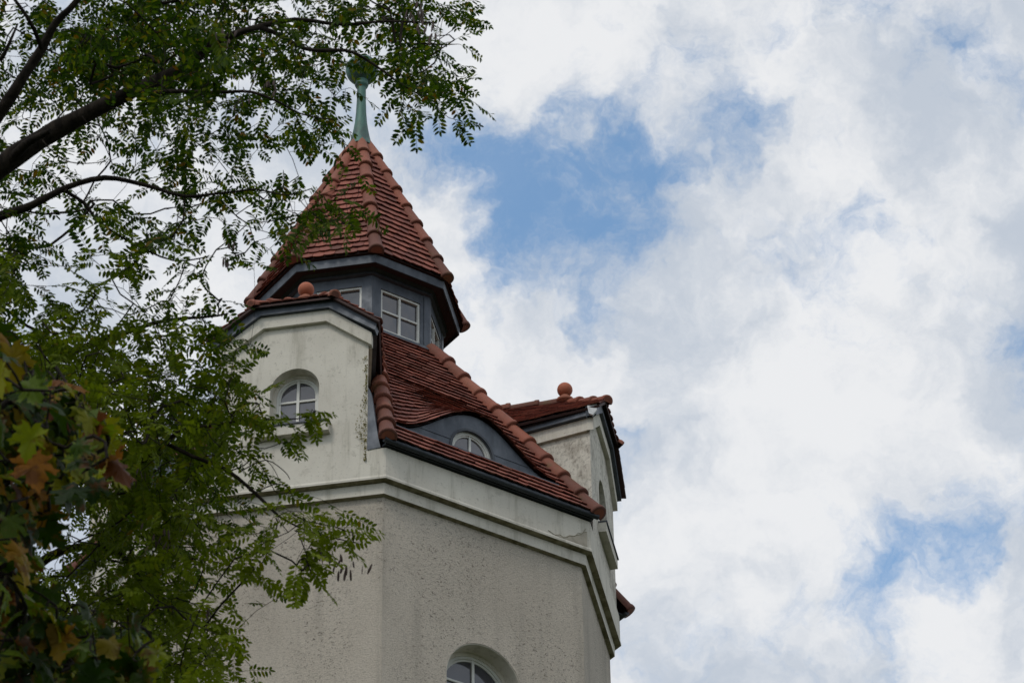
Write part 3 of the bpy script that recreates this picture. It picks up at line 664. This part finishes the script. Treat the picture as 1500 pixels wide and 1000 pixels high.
def locust_leaf(mb, base, d, pairs, ll):
    d = d.normalized(); side = d.cross(Vector((0, 0, 1)))
    side = side.normalized() if side.length > .1 else Vector((1, 0, 0))
    side = (side + Vector((rnd.gauss(0, .45), rnd.gauss(0, .45), rnd.gauss(0, .45)))); side = (side - d*side.dot(d)).normalized()
    sp_c = ll*.50; p = base.copy(); pts = [p.copy()]; dr = rnd.uniform(.02, .07)
    for i in range(pairs):
        d = (d + Vector((0, 0, -dr))).normalized(); p = p + d*sp_c; pts.append(p.copy())
        side = (side - d*side.dot(d)).normalized(); nn = side.cross(d).normalized()
        for sg in (-1, 1, 0) if i == pairs-1 else (-1, 1):
            if rnd.random() < .04: continue
            sc_ = ll*(.72+.35*math.sin(math.pi*(i+.7)/(pairs+.4)))*rnd.uniform(.88, 1.1)
            ax = (side*sg*.95 + d*(.45 if sg else 1) + nn*rnd.gauss(-.12, .22) + Vector((0, 0, -.16))).normalized()
            sd = ax.cross(nn + Vector((rnd.gauss(0, .3), rnd.gauss(0, .3), rnd.gauss(0, .3)))).normalized(); n2 = sd.cross(ax)
            w_ = sc_*rnd.uniform(.205, .26); b0_ = p + ax*sc_*.07
            ids = [mb.vert(q) for q in (b0_, b0_+ax*sc_*.28+sd*w_*.9+n2*.12*w_, b0_+ax*sc_*.70+sd*w_*.8+n2*.15*w_, b0_+ax*sc_-n2*w_*.25,
                                        b0_+ax*sc_*.70-sd*w_*.8+n2*.15*w_, b0_+ax*sc_*.28-sd*w_*.9+n2*.12*w_)]
            mb.face([ids[0], ids[1], ids[2], ids[3]]); mb.face([ids[0], ids[3], ids[4], ids[5]])
    return pts
for p_, d_ in spots:
    dd = (Vector((d_.x, d_.y, d_.z*.5))*.7 + Vector((rnd.gauss(.18, .55), rnd.gauss(0, .55), rnd.gauss(-.22, .28)))).normalized()
    pts = locust_leaf(cr, p_, dd, rnd.choice((5, 6, 7, 8, 9)), rnd.uniform(.030, .044))
    cr.tube(pts, [.0011]*len(pts), 3, False)
    d2 = (Vector((d_.x, d_.y, d_.z*.4))*.4 + Vector((rnd.gauss(0, .7), rnd.gauss(0, .7), rnd.gauss(-.15, .35)))).normalized()
    pts = locust_leaf(cr, p_-d_*rnd.uniform(.01, .07), d2, rnd.choice((5, 6, 7, 7, 8)), rnd.uniform(.029, .039)); cr.tube(pts, [.0011]*len(pts), 3, False)
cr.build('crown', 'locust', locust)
pd = TB(LO)
for (u, v, n_) in ((468, 812, 12), (498, 826, 8), (232, 788, 10), (248, 800, 7), (612, 22, 16), (628, 46, 10), (335, 375, 7), (205, 700, 6), (352, 150, 6), (398, 128, 6), (330, 60, 8), (516, 838, 5), (300, 905, 6)):
    for _ in range(n_):
        b_ = at(u+rnd.gauss(0, 9), v-8+rnd.gauss(0, 8), 14.3+rnd.gauss(0, .12)); L_ = rnd.uniform(.035, .06); a = rnd.uniform(0, 6.28); x_ = Vector((math.cos(a), math.sin(a), 0))
        dn = Vector((rnd.gauss(0, .15), rnd.gauss(0, .15), -1)).normalized(); y_ = x_.cross(dn)
        rows = [[b_+dn*L_*t + (x_*math.cos(q)*w_ + y_*math.sin(q)*w_*.35) for q in (0, 1.57, 3.14, 4.71)] for t, w_ in ((0, .001), (.15, .004), (.5, .0065), (.85, .005), (1, .001))]
        pd.grid(rows, True, True)
pdo = pd.build('seed_pods', 'pod', locust); pdo['kind'] = 'stuff'

# maple close to the camera
mt = []; rm = random.Random(5)
def mrow(v, u0, u1, n):
    for _ in range(int(n*2.3)): mt.append(tuple(at(rm.uniform(u0, u1)-8, v+rm.uniform(-14, 14)-22, rm.gauss(9.3, .38))))
for v, u1, n in ((510, 15, 4), (535, 40, 6), (560, 95, 10), (590, 130, 13), (620, 150, 15), (650, 168, 16), (680, 172, 14), (705, 135, 13), (735, 75, 10), (765, 60, 8), (795, 65, 8), (825, 45, 7), (855, 40, 8), (885, 75, 10), (912, 150, 14), (940, 215, 17), (968, 225, 18), (996, 225, 16)):
    mrow(v, -40, u1, n); mrow(v, -330, -40, 5)
for _ in range(60): mt.append(tuple(at(rm.uniform(-300, 210), rm.uniform(1010, 1180), rm.gauss(9.3, .4))))
for _ in range(25): mt.append(tuple(at(rm.uniform(-420, -120), rm.uniform(420, 560), rm.gauss(9.5, .4))))
for u, v in ((70, 775), (82, 770), (160, 690), (168, 668), (230, 945), (225, 960), (20, 505), (35, 528)): mt.append(tuple(at(u-6, v-25, 9.0)))
mb0 = at(-760, 900, 9.6); MX, MY = mb0.x, mb0.y; MO = (MX, MY, -1.6)
maple = thing('maple_tree', 'near maple tree with lobed leaves turning yellow and brown at the lower left', 'tree', MO)
mk = TB(MO); ms_ = []
def mr(z): return Vector((MX+.08*math.sin(z), MY+.06*math.cos(z*1.3), z))
limb(mk, [(mr(-1.7), .22), (mr(-1.2), .17), (mr(1), .15), (mr(3), .13), (mr(4.6), .11), (mr(6.2), .07), (mr(7.5), .03)], [])
limb(mk, [(mr(4.4), .07)] + px([(-500, 800, 9.5, .045), (-250, 680, 9.4, .030), (-100, 640, 9.3, .020), (20, 640, 9.3, .012), (110, 632, 9.3, .007), (165, 650, 9.2, .004)]), ms_)
limb(mk, [(mr(3.6), .06)] + px([(-450, 1010, 9.5, .04), (-200, 960, 9.3, .025), (-60, 945, 9.3, .016), (60, 940, 9.3, .010), (150, 945, 9.3, .006), (220, 955, 9.2, .003)]), ms_)
limb(mk, px([(-250, 680, 9.4, .02), (-120, 560, 9.6, .014), (-30, 520, 9.5, .008), (30, 520, 9.4, .004)]), ms_)
limb(mk, px([(-60, 645, 9.3, .012), (-10, 700, 9.5, .009), (20, 780, 9.5, .006), (30, 840, 9.5, .004)]), ms_)
mp, msp = growth(ms_, mt, .10, .1, .0022, .42)
for p_, r_ in mp: mk.tube(p_, r_, 5, False)
mk.build('trunk', 'bark', maple)
LEAF = [(0, -.02), (.10, -.16), (.30, -.22), (.26, -.10), (.40, -.02), (.55, -.06), (.50, .06), (.36, .12), (.48, .22), (.50, .32), (.66, .40), (.54, .44), (.52, .54), (.38, .46), (.22, .42), (.26, .58), (.30, .66), (.18, .70), (.16, .82), (.08, .84), (0, 1.0)]
ml = TB(MO)
def maple_leaf(mb, base, tip, nrm, L_):
    tip = tip.normalized(); nrm = (nrm - tip*nrm.dot(tip)).normalized(); sd = tip.cross(nrm)
    fold = rm.uniform(.05, .45); droop = rm.uniform(.05, .5); cur = rm.uniform(-.25, .35)
    def w(x, y):
        r = math.hypot(x, y); return base + (sd*x + tip*y + nrm*(-fold*abs(x) - droop*y*y*.6 + cur*x*y + .05*math.sin(9*x+7*y)))*L_
    full = LEAF + [(-x, y) for x, y in LEAF[-2:0:-1]]
    ctr = [mb.vert(w(0, .28)), ]
    ring_ = [mb.vert(w(x*.94, y)) for x, y in full]; inner = [mb.vert(w(x*.5, .28+(y-.28)*.5)) for x, y in full]; n = len(full)
    for i in range(n):
        j = (i+1) % n; mb.face([inner[i], ring_[i], ring_[j], inner[j]], True); mb.face([ctr[0], inner[i], inner[j]], True)
for p_, d_ in msp:
    tip = Vector((rm.gauss(.25, .5), rm.gauss(-.1, .5), rm.gauss(-.75, .35))); nrm = Vector((rm.gauss(0, .6), rm.gauss(-.35, .6), rm.gauss(.65, .4)))
    st = p_ + Vector((rm.gauss(0, .02), rm.gauss(0, .02), -rm.uniform(.02, .06)))
    ml.tube([p_, p_.lerp(st, .5)+Vector((.008, 0, 0)), st], [.0013]*3, 3, False)
    maple_leaf(ml, st, tip, nrm, rm.uniform(.068, .112))
ml.build('crown', 'maple', maple)
